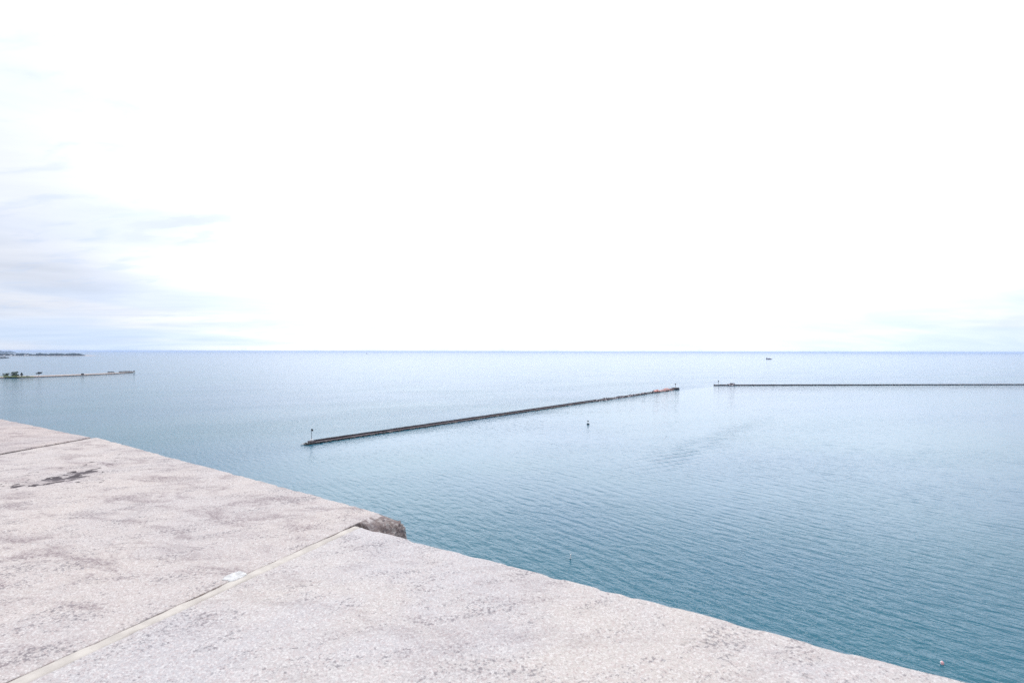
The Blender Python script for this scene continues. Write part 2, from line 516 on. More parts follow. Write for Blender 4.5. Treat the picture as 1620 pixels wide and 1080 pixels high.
# smooth value noise in numpy for relief
def vnoise(x, y, seed=0):
    xi, yi = np.floor(x).astype(np.int64), np.floor(y).astype(np.int64)
    xf, yf = x - xi, y - yi
    xf, yf = xf * xf * (3 - 2 * xf), yf * yf * (3 - 2 * yf)

    def hsh(a, b):
        h = (a * 374761393 + b * 668265263 + seed * 974634777) & 0xffffffff
        h = ((h ^ (h >> 13)) * 1274126177) & 0xffffffff
        return ((h ^ (h >> 16)) & 0xffff) / 65535.0
    a, b, c, d = hsh(xi, yi), hsh(xi + 1, yi), hsh(xi, yi + 1), hsh(xi + 1, yi + 1)
    return (a * (1 - xf) + b * xf) * (1 - yf) + (c * (1 - xf) + d * xf) * yf


def fbm(x, y, seed=0, octv=4):
    s, a = 0.0, 0.5
    for k in range(octv):
        s = s + a * (vnoise(x * 2 ** k, y * 2 ** k, seed + k) - 0.5)
        a *= 0.55
    return s


# ------------------------------------------------------------------ water
mb = MB()
rings = [0.0, 60, 200, 600, 1500, 4000, 10000, 20000, 40000]
NSEG = 96
vs = [(0, 0, 0)]
for r in rings[1:]:
    vs += [(r * math.cos(2 * math.pi * i / NSEG), r * math.sin(2 * math.pi * i / NSEG), 0) for i in range(NSEG)]
fs = [(0, 1 + i, 1 + (i + 1) % NSEG) for i in range(NSEG)]
for k in range(len(rings) - 2):
    a, b = 1 + k * NSEG, 1 + (k + 1) * NSEG
    fs += [(a + i, b + i, b + (i + 1) % NSEG, a + (i + 1) % NSEG) for i in range(NSEG)]
mb.add(vs, fs)
tag(mb.build('water', M_WATER), 'calm blue green lake water stretching to the horizon', None, None, 'structure')

# ------------------------------------------------------------------ tower with granite coping
ZT = CAM_H - 0.40        # top of the coping
tower = empty('lookout_tower', (0, 0, 0), 0,
              'pale granite parapet of a lookout tower filling the lower left foreground', 'tower')


def lerp(a, b, t_):
    return a * (1 - t_) + b * t_


def coping(A, B, Ain, Bin, top_m, seed, bulge=0.0, bulge_w=0.0, r_edge=0.008, thick=0.32, nu=230, nv=300):
    """stone between the joint A-Ain (u = 0) and the joint B-Bin (u = 1); A-B is the outer edge. A broken nose may
    stand out past joint A over the outermost bulge_w metres."""
    A, B, Ain, Bin = (np.array(p, float) for p in (A, B, Ain, Bin))
    L = np.linalg.norm(B - A)
    W = np.linalg.norm(Ain - A)
    # finer rows and columns near the outer edge and the joints
    uu = np.unique(np.concatenate([np.linspace(0, 0.02, 14), np.linspace(0.02, 0.98, nu), np.linspace(0.98, 1, 14)]))
    vv = np.unique(np.concatenate([np.linspace(0, 0.06, 42), np.linspace(0.06, 0.98, nv), np.linspace(0.98, 1, 8)]))
    if bulge:
        uu = np.unique(np.concatenate([uu, np.linspace(0, 0.0005, 30)]))
    U, V = np.meshgrid(uu, vv, indexing='ij')
    PA = A[None, None, :] + (Ain - A)[None, None, :] * V[..., None]
    PB = B[None, None, :] + (Bin - B)[None, None, :] * V[..., None]
    Pt = PA + (PB - PA) * U[..., None]
    X, Y = Pt[..., 0], Pt[..., 1]
    d_out = V * W
    d_in = (1 - V) * W
    d_a = U * L
    d_b = (1 - U) * L
    wob_ = fbm(X * 22, Y * 22, seed + 20, 4) * 0.0030

    def rnd(d, r):
        q = np.clip(1 - d / r, 0, 1)
        return -r * (1 - np.sqrt(np.clip(1 - q * q, 0, 1)))
    Z = rnd(d_out, r_edge * 1.6) + rnd(d_in, r_edge) + rnd(d_b, r_edge * 0.4) + rnd(d_a, r_edge * 0.4)
    Z = Z + fbm(X * 2.2, Y * 2.2, seed, 3) * 0.002 + fbm(X * 11, Y * 11, seed + 5, 4) * 0.0030 + fbm(X * 45, Y * 45, seed + 9, 3) * 0.0018
    # chipped arris
    chip = np.clip(fbm(X * 26, Y * 26, seed + 30, 3) + 0.02, 0, 1) * np.exp(-(d_out / 0.009) ** 2) * 0.035
    Z = Z - chip
    ed = (A - B) / L                                  # direction past joint A
    if bulge:
        wgt = np.clip((bulge_w - d_out) / 0.010, 0, 1)
        wgt = wgt * wgt * (3 - 2 * wgt)
        near = U <= 0.0005
        s = np.where(near, 1 - U / 0.0005, 0.0)       # 0 at the joint plane, 1 at the tip of the nose
        rough_ = 1 + fbm(X * 60 + s * 5, Y * 60 + s * 3, seed + 40, 3) * 0.25
        ext = bulge * np.sin(s * math.pi / 2) ** 0.6 * wgt * rough_
        ramp = np.clip(s / 0.30, 0, 1)
        slope = np.clip((d_out - 0.006) / bulge_w, 0, 1) ** 0.75
        drop = -0.045 * (1 - np.cos(s * math.pi / 2) ** 0.38) * wgt - 0.055 * slope * ramp * wgt
        nose = fbm(d_out * 70, s * 4.0, seed + 50, 4) * 0.024 * wgt * np.sin(s * math.pi) 
        facet = (vnoise(np.floor(d_out * 55 + s * 1.3), np.floor(s * 6 + d_out * 20), seed + 60) - 0.5) * 0.011 * wgt * np.sin(s * math.pi)
        drop = drop + facet
        X = X + ed[0] * ext
        Y = Y + ed[1] * ext
        Z = Z + drop + nose
        X = X + nose * 0.3
    # wavy outer edge
    no = np.array([-ed[1], ed[0]])
    if np.dot(no, A - Ain) < 0:
        no = -no
    X = X + no[0] * wob_ * np.exp(-d_out / 0.05)
    Y = Y + no[1] * wob_ * np.exp(-d_out / 0.05)
    ni, nj = U.shape
    top = np.stack([X, Y, Z + ZT], -1).reshape(-1, 3)
    idx = np.arange(ni * nj).reshape(ni, nj)
    quads = np.stack([idx[:-1, :-1], idx[1:, :-1], idx[1:, 1:], idx[:-1, 1:]], -1).reshape(-1, 4)
    # boundary loop, then walls down
    loop = np.concatenate([idx[:-1, 0], idx[-1, :-1], idx[:0:-1, -1], idx[0, :0:-1]])
    nl = len(loop)
    verts = [top]
    faces = [quads]
    mi = [np.zeros(len(quads), int)]
    prev = loop
    base = len(top)
    levels = (0.02, 0.05, 0.09, 0.14, 0.22, thick)
    lp = top[loop]
    for k, dz in enumerate(levels):
        ring = lp.copy()
        ring[:, 2] = np.minimum(ring[:, 2] - 0.002, ZT - dz - (0.05 if bulge and k < 3 else 0) * 0)
        if k:
            ring[:, 2] = np.minimum(ring[:, 2], last[:, 2] - 0.002)
        jit_ = fbm(lp[:, 0] * 40 + k * 3.3, lp[:, 1] * 40 + k, seed + 70, 3) * 0.006
        ring[:, 0] += no[0] * jit_
        ring[:, 1] += no[1] * jit_
        cur = np.arange(base, base + nl)
        q = np.stack([prev, np.roll(prev, -1), np.roll(cur, -1), cur], -1)[:, ::-1]
        verts.append(ring)
        faces.append(q)
        mi.append(np.ones(len(q), int))
        prev = cur
        base += nl
        last = ring
    if bulge:
        # faces of the broken nose show the fresh-broken, grimy side
        fu = (U[:-1, :-1] < 0.0005).reshape(-1)
        dv = (V[:-1, :-1] * W).reshape(-1)
        ss = (1 - U[:-1, :-1] / 0.0005).reshape(-1)
        lim = 0.01 + 0.05 * vnoise(dv * 90, ss * 0 + 3.0, seed)
        mi[0][fu & (ss > lim) & (dv > 0.006)] = 1
    verts = np.concatenate(verts)
    faces = np.concatenate(faces)
    me = bpy.data.meshes.new('coping_stone')
    me.from_pydata(verts.tolist(), [], faces.tolist())
    me.materials.append(top_m)
    me.materials.append(M_SIDE)
    me.polygons.foreach_set('material_index', np.concatenate(mi).astype(np.int32))
    me.polygons.foreach_set('use_smooth', np.concatenate(mi) == 0)
    me.update()
    bm = bmesh.new()
    bm.from_mesh(me)
    bmesh.ops.recalc_face_normals(bm, faces=bm.faces)
    bm.to_mesh(me)
    bm.free()
    o = bpy.data.objects.new('coping_stone', me)
    COL.objects.link(o)
    o.parent = tower
    return o


def P2(px, py, z=ZT):
    p = at(px, py, z)
    return np.array((p.x, p.y))


def inter(p, d, q, e):
    m_ = np.array([[d[0], -e[0]], [d[1], -e[1]]])
    k = np.linalg.solve(m_, q - p)
    return p + d * k[0]


def unit(v_):
    return v_ / np.linalg.norm(v_)


# joints and edges of the coping, all on its top plane
j1 = P2(560, 829.7)
j1d = unit(P2(555, 832) - P2(15, 1076))          # outward along the near joint
j2 = P2(155, 691)
j2d = unit(P2(155, 691) - P2(0, 719))            # outward along the far joint
eL = P2(590, 805.5)
eLd = unit(P2(400, 756) - eL)                    # leftwards along the outer edge of the middle stone
eR = P2(640, 848)
eRd = unit(P2(1556, 1080) - eR)                  # rightwards along the outer edge of the near stone
DEP = 2.1
cornerL = inter(j1, j1d, eL, eLd)
nrm = np.array([j1d[1], -j1d[0]])                # to the right of the near joint
GAP = 0.023
cornerR = inter(j1 + nrm * GAP, j1d, eR, eRd)
n2 = np.array([j2d[1], -j2d[0]])
stL = coping(cornerL, j2, cornerL - j1d * DEP, j2 - j2d * DEP, M_ST_L, 3, bulge=0.085, bulge_w=0.082)
far0 = j2 - n2 * 0.032
far1 = P2(0, 661.5)
fard = unit(far1 - far0)
stF = coping(far0, far0 + fard * 1.9, far0 - j2d * DEP, far0 + fard * 1.9 - j2d * DEP + np.array((-0.5, 0.1)), M_ST_F, 11, nu=150, nv=160)
Rend = cornerR + eRd * 2.1
stR = coping(cornerR, Rend, cornerR - j1d * DEP, Rend + unit(np.array((-0.62, -0.9))) * DEP, M_ST_R, 23)
tag(stL, 'weathered coping stone with black lichen patch and a broken dark corner')
tag(stR, 'cleaner grey coping stone nearest the viewer')
tag(stF, 'darker coping stone beyond the brown joint at the far left')


def mortar(p, d, n_, w0, w1, length, z, name, m, seed):
    """strip of mortar lying in a joint, its surface a little uneven"""
    K = 160
    b = MB()
    vs, fs = [], []
    cs = np.linspace(0, 1, 6)
    for i in range(K + 1):
        s = length * i / K
        q = p - d * s
        for j, c in enumerate(cs):
            wv_ = w0 + (w1 - w0) * c + (fbm(np.array([s * 30.0]), np.array([j // 3 * 7.0]), seed, 3)[0] * 0.010)
            wv_ = max(wv_, w0 - 0.0004) if j < 3 else wv_
            x = q + n_ * wv_
            zz = z - 0.0025 * (2 * c - 1) ** 4 + fbm(np.array([x[0] * 60]), np.array([x[1] * 60]), seed, 3)[0] * 0.0025
            vs.append((x[0], x[1], zz))
        vs.append((q[0] + n_[0] * w1, q[1] + n_[1] * w1, z - 0.25))
        vs.append((q[0] + n_[0] * w0, q[1] + n_[1] * w0, z - 0.25))
    nn_ = len(cs) + 2
    for i in range(K):
        for j in range(nn_):
            a, c = i * nn_ + j, i * nn_ + (j + 1) % nn_
            fs.append((a, c, c + nn_, a + nn_))
    fs.append(tuple(range(nn_ - 1, -1, -1)))
    fs.append(tuple(K * nn_ + i for i in range(nn_)))
    b.add(vs, fs)
    o = b.build(name, m, tower, smooth=True)
    return o


mj = mortar(j1 - j1d * 0.004, j1d, nrm, -0.0012, GAP - 0.0004, DEP - 0.05, ZT - 0.0004, 'mortar_joint', M_MORTAR, 5)
tag(mj, 'cream mortar joint running down to the lower left')
mj2 = mortar(j2 - j2d * 0.01, j2d, -n2, 0.0005, 0.0315, DEP - 0.05, ZT - 0.005, 'mortar_joint', M_MORTAR_D, 6)
tag(mj2, 'dark brown mortar joint at the far left')
# white smear of fresh mortar on the joint
b = MB()
outl = [(350, 918), (356, 911), (368, 906), (379, 902.5), (389, 905.5), (391, 909), (380, 914), (371, 918.5), (363, 920), (360, 917.5)]
ctr = P2(371, 911.5)
pts = [P2(*p) for p in outl]
vs, fs = [], []
K = 40
ang_pts = []
for i in range(K):
    f_ = i / K * len(pts)
    a, c = pts[int(f_) % len(pts)], pts[(int(f_) + 1) % len(pts)]
    ang_pts.append(lerp(a, c, f_ - int(f_)))
levels = [(1.0, -0.004), (0.985, 0.0004), (0.9, 0.0010), (0.7, 0.0015), (0.4, 0.0014), (0.15, 0.0016)]
for k, (sc, z) in enumerate(levels):
    for p in ang_pts:
        x = ctr + (p - ctr) * sc
        zz = z + (fbm(np.array([x[0] * 130]), np.array([x[1] * 130]), 3, 3)[0] * 0.002 if k > 1 else 0)
        vs.append((x[0], x[1], ZT + zz))
for k in range(len(levels) - 1):
    for i in range(K):
        fs.append((k * K + i, k * K + (i + 1) % K, (k + 1) * K + (i + 1) % K, (k + 1) * K + i))
fs.append(tuple((len(levels) - 1) * K + i for i in range(K)))
b.add(vs, fs)
tag(b.build('mortar_patch', M_PATCH, tower, smooth=True), 'white smear of mortar over the cream joint')


def inset_poly(ps, k):
    c = sum(ps) / len(ps)
    return [tuple(p + (c - p) * k) for p in ps]


A_in = cornerL - j1d * DEP
outer = [Rend - eRd * 0.1, cornerR - j1d * 0.1, cornerL - j1d * 0.2, j2 - j2d * 0.12, far0 + fard * 1.7 - j2d * 0.12]
inner = [far0 + fard * 1.7 - j2d * (DEP - 0.1) + np.array((-0.4, 0.1)), j2 - j2d * (DEP - 0.1), A_in + j1d * 0.1,
         Rend + unit(np.array((-0.62, -0.9))) * (DEP - 0.1)]
b = MB()
b.prism([tuple(p) for p in outer + inner], ZT - 1.35, ZT - 0.322)
b.build('parapet_wall', M_WALL, tower)
b = MB()
body = [tuple(p) for p in outer] + [(-5.2, -6.0), (3.0, -7.5)]
b.prism(body, ZT - 2.2, ZT - 1.352)
b.build('gallery_floor', M_WALL, tower)
b = MB()
b.prism(inset_poly([np.array(p) for p in body], 0.06), -0.8, ZT - 2.202)
b.build('shaft', M_WALL, tower)

# ------------------------------------------------------------------ breakwaters
rng = random.Random(7)


def strip(b, A, d, n_, s0, s1, prof, step=4.0, mi=0, jit=0.12, seed=1, mids=None):
    """long body with cross-section prof [(across, height)...] between stations s0 and s1"""
    K = max(1, int((s1 - s0) / step))
    r_ = random.Random(seed)
    vs, fs = [], []
    m_ = len(prof)
    for i in range(K + 1):
        s = s0 + (s1 - s0) * i / K
        for (c, z) in prof:
            p = A + d * s + n_ * (c + r_.uniform(-jit, jit))
            vs.append((p.x, p.y, z + r_.uniform(-jit, jit) * 0.7 if z > 0 else z))
    for i in range(K):
        for j in range(m_):
            a, c = i * m_ + j, i * m_ + (j + 1) % m_
            fs.append((a, c, c + m_, a + m_))
    k0 = len(b.f)
    b.add(vs, fs, mi)
    b.add(vs[:m_], [tuple(range(m_ - 1, -1, -1))], mi)
    b.add(vs[-m_:], [tuple(range(m_))], mi)
    if mids:
        for i in range(K):
            for j in range(m_):
                b.mi[k0 + i * m_ + j] = mids[j]


LB = (BW_B - BW_A).length
bw = empty('long_breakwater', tuple(BW_A), 0,
           'long dark stone breakwater crossing the middle of the picture, partly broken down', 'breakwater')
O0 = Vector((0, 0, 0))
# n points to the sheltered side (towards the viewer's right); the wall stands on the lake side
S_INT = 375.0
walk = MB()
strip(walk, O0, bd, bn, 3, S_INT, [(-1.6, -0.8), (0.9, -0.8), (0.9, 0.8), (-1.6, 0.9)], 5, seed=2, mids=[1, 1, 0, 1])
walk.build('walkway', [M_CONC, M_CONC_SHADED], bw)
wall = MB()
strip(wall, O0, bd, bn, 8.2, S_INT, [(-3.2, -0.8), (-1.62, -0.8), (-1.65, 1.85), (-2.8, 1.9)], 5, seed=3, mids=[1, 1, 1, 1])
wall.build('parapet', [M_CONC, M_CONC_SHADED], bw)
foot = MB()
for i in range(300):
    s = rng.uniform(4, S_INT + 30)
    c = rng.uniform(0.5, 1.5) + 0.6 * math.sin(s * 0.21) + 0.4 * math.sin(s * 0.53)
    p = bd * s + bn * c
    z = rng.uniform(0.6, 1.3)
    foot.rock((p.x, p.y, rng.uniform(-0.2, 0.15)), (rng.uniform(1.5, 4.0), rng.uniform(1.2, 2.6), z), rng)
for i in range(50):
    p = bd * rng.uniform(0.5, 5) + bn * rng.uniform(-2.8, 1.6)
    foot.rock((p.x, p.y, rng.uniform(-0.2, 0.3)), (1.7, 1.6, 1.2), rng)
tag(foot.build('foot_stones', M_WEED, bw), None, None, None, 'stuff')


def rubble(b, s0, s1, n, hmax, half, mis, seed, d=bd, n_=bn, off=0.0, size=(1.2, 2.6)):
    r_ = random.Random(seed)
    for i in range(n):
        s = r_.uniform(s0, s1)
        c = r_.uniform(-1, 1)
        env = hmax * (1 - abs(c) ** 1.6) * (0.72 + 0.28 * math.sin(s * 0.17 + seed) + r_.uniform(-.15, .15))
        z = max(0.1, env * r_.uniform(0.55, 1.0))
        p = d * s + n_ * (c * half + off)
        k = r_.uniform(*size)
        b.rock((p.x, p.y, z - k * 0.25), (k * r_.uniform(.9, 1.7), k * r_.uniform(.8, 1.2), k * r_.uniform(.7, 1.0)), r_, r_.choice(mis))


core = MB()
strip(core, O0, bd, bn, S_INT, LB - 40, [(-4.0, -0.8), (3.2, -0.8), (1.2, 1.3), (-2.5, 1.5)], 5, jit=0.4, seed=5)
core.build('mound', M_WEED, bw)
rb = MB()
rubble(rb, S_INT - 8, 545, 620, 2.1, 3.2, [0, 0, 0, 1], 4)
tag(rb.build('rubble_stones', [M_RUB, M_RUBL], bw), 'tumbled grey blocks where the wall has broken down', None, None, 'stuff')
ob = MB()
rubble(ob, 538, 604, 190, 3.6, 4.2, [0, 0, 1], 9, size=(1.5, 3.0), off=-0.6)
tag(ob.build('orange_stones', [M_ORANGE, M_RUBL], bw), 'heap of reddish orange blocks near the far end', None, None, 'stuff')
lowr = MB()
rubble(lowr, 538, 604, 110, 1.1, 1.6, [0], 10, size=(1.5, 2.4), off=3.0)
tag(lowr.build('foot_stones', M_WEED, bw), None, None, None, 'stuff')
head = MB()
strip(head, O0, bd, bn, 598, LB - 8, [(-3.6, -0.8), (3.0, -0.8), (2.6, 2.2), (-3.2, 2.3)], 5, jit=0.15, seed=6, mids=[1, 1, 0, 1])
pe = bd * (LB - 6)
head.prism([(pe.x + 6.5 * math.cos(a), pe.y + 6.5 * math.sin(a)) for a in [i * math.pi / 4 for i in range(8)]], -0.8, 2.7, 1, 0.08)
head.build('head', [M_CONC, M_CONC_SHADED], bw)
apron = MB()
rot = math.atan2(bd.y, bd.x)
a0 = bd * 0.2 - bn * 1.0
apron.prism([(a0.x - 2.2 * bd.x, a0.y - 2.2 * bd.y), (a0.x + 3 * bd.x + 1.6 * bn.x, a0.y + 3 * bd.y + 1.6 * bn.y),
             (a0.x + 4 * bd.x - 1.4 * bn.x, a0.y + 4 * bd.y - 1.4 * bn.y)], -0.8, 0.75, 0, 0.1)
apron.build('white_toe', M_WHITE, bw)
plinth = MB()
pb = bd * 5.6 - bn * 1.0
plinth.box((pb.x, pb.y, 0.7), (4.2, 2.4, 1.15), rot, 0, 0.05)
plinth.build('light_plinth', M_CONC, bw)

b2 = empty('straight_breakwater', tuple(B2_A), 0,
           'low straight dark breakwater running out of the picture on the right', 'breakwater')
d2 = (B2_C - B2_A).normalized()
nn2 = Vector((d2.y, -d2.x, 0))
L2 = (B2_C - B2_A).length
q = MB()
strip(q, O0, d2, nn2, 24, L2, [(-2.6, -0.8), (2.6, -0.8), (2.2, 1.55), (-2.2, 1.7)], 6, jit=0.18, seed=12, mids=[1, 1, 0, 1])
q.build('wall', [M_CONC, M_CONC_SHADED], b2)
q = MB()
strip(q, O0, d2, nn2, -2, 26, [(-3.6, -0.8), (3.6, -0.8), (2.6, 1.5), (-2.6, 1.6)], 4, jit=0.4, seed=13)
q.build('head', M_CONC_SHADED, b2)
q = MB()
rubble(q, 20, 32, 46, 4.6, 3.5, [0, 0, 1], 15, d2, nn2, size=(1.8, 3.2))
rubble(q, -5, 22, 60, 2.2, 3.6, [0, 0, 0, 1], 16, d2, nn2)
tag(q.build('rubble_stones', [M_RUB, M_RUBL], b2), None, None, None, 'stuff')


def nav_light(loc, rz, h, label, board=1.7, off=0.35, white_base=True, thick=0.17):
    e = empty('navigation_light', loc, rz, label, 'beacon', 'lights on the breakwater ends')
    b_ = MB()
    b_.lathe([(0.9, -0.3), (0.9, 0.5), (0.7, 0.8)], n=12)
    b_.build('base', M_WHITE if white_base else M_CONC, e)
    b_ = MB()
    b_.tube((0, 0, 0.75), (0, 0, h), thick, thick * 0.8, 8)
    b_.build('pole', M_STEEL, e)
    b_ = MB()
    b_.box((off, -0.16, h - board * 0.72), (board, 0.10, board), 0)
    b_.build('daymark', M_BLACK, e)
    b_ = MB()
    b_.lathe([(0.14, 0), (0.26, 0.08), (0.26, 0.5), (0.10, 0.62)], (0, 0, h), 10)
    b_.build('lantern', M_BLACK, e)
    b_ = MB()
    for k in (-0.24, 0.24):
        b_.tube((k, -0.02, 0.75), (k, -0.02, h - 1.6), 0.03, 0.03, 5)
    for k in range(12):
        b_.tube((-0.24, -0.02, 1.1 + k * (h - 3.2) / 11), (0.24, -0.02, 1.1 + k * (h - 3.2) / 11), 0.025, 0.025, 5)
    b_.build('ladder', M_STEEL, e)
    return e


f0 = BW_A + pb
nav_light((f0.x, f0.y, 2.0), 0, 7.0, 'tall pole light with black square daymark at the near end of the long breakwater', 1.35, 0.45, thick=0.12)
f1 = BW_A + pe
nav_light((f1.x, f1.y, 2.7), 0, 6.2, 'thin pole light at the far end of the long breakwater', 1.9, 0.0, thick=0.3)
f2 = B2_A + d2 * 3
nav_light((f2.x, f2.y, 1.5), 0, 6.6, 'thin pole light at the left end of the straight breakwater', 1.9, 0.0, thick=0.3)

# ------------------------------------------------------------------ buoys
bp = at(930.3, 671.0)
bo = empty('channel_buoy', (bp.x, bp.y, 0), 0.3, 'dark channel buoy with pale lattice and black top floating past the long breakwater', 'buoy')
bo.scale = (0.85, 0.85, 0.85)
b = MB()
b.lathe([(1.25, -0.55), (1.35, -0.1), (1.35, 0.75), (1.15, 0.95), (0.4, 1.0)], n=20)
b.build('float', M_GREENBK, bo, smooth=False)
for k in range(4):
    a = k * math.pi / 2
    b = MB()
    b.tube((0.95 * math.cos(a), 0.95 * math.sin(a), 0.95), (0.45 * math.cos(a), 0.45 * math.sin(a), 2.9), 0.07, 0.06, 6)
    b.build('leg', M_WHITE, bo)
b = MB()
b.lathe([(0.55, 1.7), (0.62, 1.75), (0.62, 1.95), (0.55, 2.0)], n=12)
b.build('ring', M_WHITE, bo)
b = MB()
b.lathe([(0.5, 2.85), (0.85, 2.95), (0.85, 3.6), (0.45, 3.7)], n=12)
b.build('top_mark', M_BLACK, bo)
b = MB()
b.lathe([(0.14, 3.65), (0.2, 3.75), (0.2, 4.0), (0.08, 4.1)], n=10)
b.build('lantern', M_WHITE, bo)

mp = at(1490.2, 1049.5)
mo = empty('mooring_buoy', (mp.x, mp.y, 0), 0.0, 'small red and white float on the teal water at the lower right', 'buoy')
mo.rotation_euler = (R(6), R(-8), R(200))
b = MB()
prof = [(0.10, -0.28), (0.24, -0.2), (0.30, 0.0), (0.30, 0.30), (0.22, 0.46), (0.10, 0.52)]
N_ = 20
for half, (m_, nm) in enumerate(((M_RED, 'red_side'), (M_WHITE, 'white_side'))):
    b = MB()
    vs, fs = [], []
    for r_, z_ in prof:
        for i in range(N_ // 2 + 1):
            th = half * math.pi + math.pi * i / (N_ // 2)
            vs.append((r_ * math.cos(th), r_ * math.sin(th), z_))
    k_ = N_ // 2 + 1
    for a in range(len(prof) - 1):
        for i in range(k_ - 1):
            fs.append((a * k_ + i, a * k_ + i + 1, (a + 1) * k_ + i + 1, (a + 1) * k_ + i))
    fs.append(tuple(range(k_ - 1, -1, -1)))
    fs.append(tuple((len(prof) - 1) * k_ + i for i in range(k_)))
    b.add(vs, fs)
    b.build(nm, m_, mo, smooth=False)
b = MB()
b.tube((0, 0, 0.5), (0, 0, 0.62), 0.05, 0.05, 8)
b.build('eye', M_WHITE, mo)

sp = at(902.3, 883.5)
so = empty('spar_buoy', (sp.x, sp.y, 0), 0, 'tiny white stick buoy with dark float just off the granite corner', 'buoy')
so.rotation_euler = (R(3), R(4), 0)
b = MB()
b.lathe([(0.10, -0.3), (0.19, -0.1), (0.19, 0.05), (0.12, 0.12)], n=12)
b.build('float', M_BLACK, so)
b = MB()
b.tube((0, 0, 0.1), (0, 0, 1.35), 0.19, 0.16, 8)
b.build('stick', M_WHITE, so)

# ------------------------------------------------------------------ vessels far out
sh = at(1216.5, 568.3)
so = empty('work_ship', (sh.x, sh.y, 0), 0, 'small dark ship with stern deckhouse far out near the horizon on the right', 'ship')
b = MB()
hull = [(-21, -3.6), (14, -3.6), (19, -2.2), (22.5, 0), (19, 2.2), (14, 3.6), (-21, 3.6)]
b.prism(hull, -0.8, 5.0, 0, -0.04)
b.build('hull', M_HULL, so)
b = MB()
b.box((-17, 0, 5.2), (7, 6, 5.4), 0)
b.box((-17.3, 0, 10.6), (5, 5.4, 3.2), 0)
b.build('bridge', M_SHIPW, so)
for k in range(3):
    b = MB()
    b.box((-14.72, -1.7 + 1.7 * k, 11.6), (0.1, 1.2, 1.1), 0)
    b.build('window', M_GLASS, so)
b = MB()
b.box((-4, 0, 5.2), (9, 5, 2.6), 0)
b.box((7, 0, 5.2), (8, 5, 4.2), 0)
b.build('cargo_house', M_HULL, so)
b = MB()
b.tube((-17, 0, 13.8), (-17, 0, 18), 0.35, 0.2, 6)
b.build('mast', M_STEEL, so)
fb = at(580, 559.6)
so = empty('fishing_boat', (fb.x, fb.y, 0), 0, 'tiny grey boat on the horizon above the long breakwater', 'boat')
b = MB()
b.prism([(-14, -4), (9, -4), (17, 0), (9, 4), (-14, 4)], -0.8, 6.0, 0, -0.03)
b.build('hull', M_HULL, so)
b = MB()
b.box((-3, 0, 6.0), (10, 6, 8), 0, 0, 0.08)
b.build('wheelhouse', M_SHIPW, so)

# ------------------------------------------------------------------ sand spit on the left with its trees
tip = at(213, 589.3)
n0 = at(0, 598.2)
n1 = at(60, 596.6)
n2_ = at(130, 593.9)
near = [n0 + (n0 - n1) * 1.5, n0, n1, n2_, at(180, 591.6), tip]
wid = [60, 46, 30, 20, 16, 6]
poly = MB()
top_z = [3.4, 3.2, 3.0, 3.0, 2.8, 2.4]
vs, fs = [], []
K = 24
sec = []
for i in range(len(near) - 1):
    for k in range(K):
        f_ = k / K
        sec.append((near[i].lerp(near[i + 1], f_), lerp(wid[i], wid[i + 1], f_), lerp(top_z[i], top_z[i + 1], f_)))
sec.append((near[-1], wid[-1], top_z[-1]))
r_ = random.Random(3)
for p, wd_, z_ in sec:
    j_ = r_.uniform(-1, 1)
    away = Vector((p.x, p.y, 0)).normalized()
    for c, z in ((0, -0.8), (2.4 + j_ * 0.5, 1.6), (4.5, z_ - 0.5 + j_ * 0.2), (wd_ * 0.5, z_ + 0.4), (wd_ * 0.9, z_ - 0.3), (wd_ + 4, -0.8)):
        q_ = p + away * c
        vs.append((q_.x, q_.y, z))
for i in range(len(sec) - 1):
    for j in range(5):
        a = i * 6 + j
        fs.append((a, a + 6, a + 7, a + 1))
poly.add(vs, fs)
poly.mi = [0 if (i % 5) in (0,) else 1 for i in range(len(fs))]
spit = poly.build('sand_spit', [M_RIP, M_SAND], None)
tag(spit, 'narrow sandy spit with dark stone foot reaching in from the left', None, None, 'structure')
gb = MB()
for pxx, pyy, rx, ry in ((12, 595.2, 26, 9), (36, 595.5, 12, 7), (46, 595.6, 9, 6)):
    c_ = at(pxx, pyy, 3.3)
    ring = [(c_.x + rx * math.cos(a) * r_.uniform(.85, 1.1), c_.y + ry * math.sin(a) * r_.uniform(.85, 1.1)) for a in [i * math.pi / 8 for i in range(16)]]
    gb.prism(ring, 2.6, 3.9, 0, 0.25)
tag(gb.build('spit_grass', M_GRASS), 'green grass on the spit below the trees', 'grass', None, 'stuff')
# the hooked arm of dark stones
hk = empty('hooked_jetty', tuple(tip), 0, 'low dark stone jetty hooking back from the tip of the spit', 'jetty')
arm = [at(212, 589.0), at(206, 588.0), at(198, 587.9), at(189, 588.3)]
arm2 = [at(180, 588.9), at(171, 588.9)]
for ps, sd_ in ((arm, 1), (arm2, 2)):
    b = MB()
    for i in range(len(ps) - 1):
        a, c = ps[i] - tip, ps[i + 1] - tip
        dd = (c - a).normalized()
        strip(b, a, dd, Vector((dd.y, -dd.x, 0)), -0.5, (c - a).length + 0.5, [(-3.0, -0.8), (3.0, -0.8), (1.6, 1.9), (-1.6, 1.9)], 3, jit=0.5, seed=sd_ + i)
    b.build('stone_arm', M_RIP, hk)
bc = at(212.2, 589.2, 2.2)
be = empty('spit_beacon', (bc.x, bc.y, 2.2), 0, 'short dark beacon on a white base at the tip of the sand spit', 'beacon')
b = MB()
b.lathe([(2.0, -0.4), (2.0, 1.4), (1.5, 1.6)], n=14)
b.build('base', M_WHITE, be)
b = MB()
b.lathe([(1.0, 1.6), (0.9, 3.6), (1.4, 3.7), (1.4, 5.0), (0.5, 5.8)], n=12)
b.build('lantern_house', M_BLACK, be)
hp = at(130.5, 592.6, 2.6)
hb = empty('beach_hut', (hp.x, hp.y, 2.6), 0, 'small dark hut halfway along the sand spit', 'hut')
b = MB()
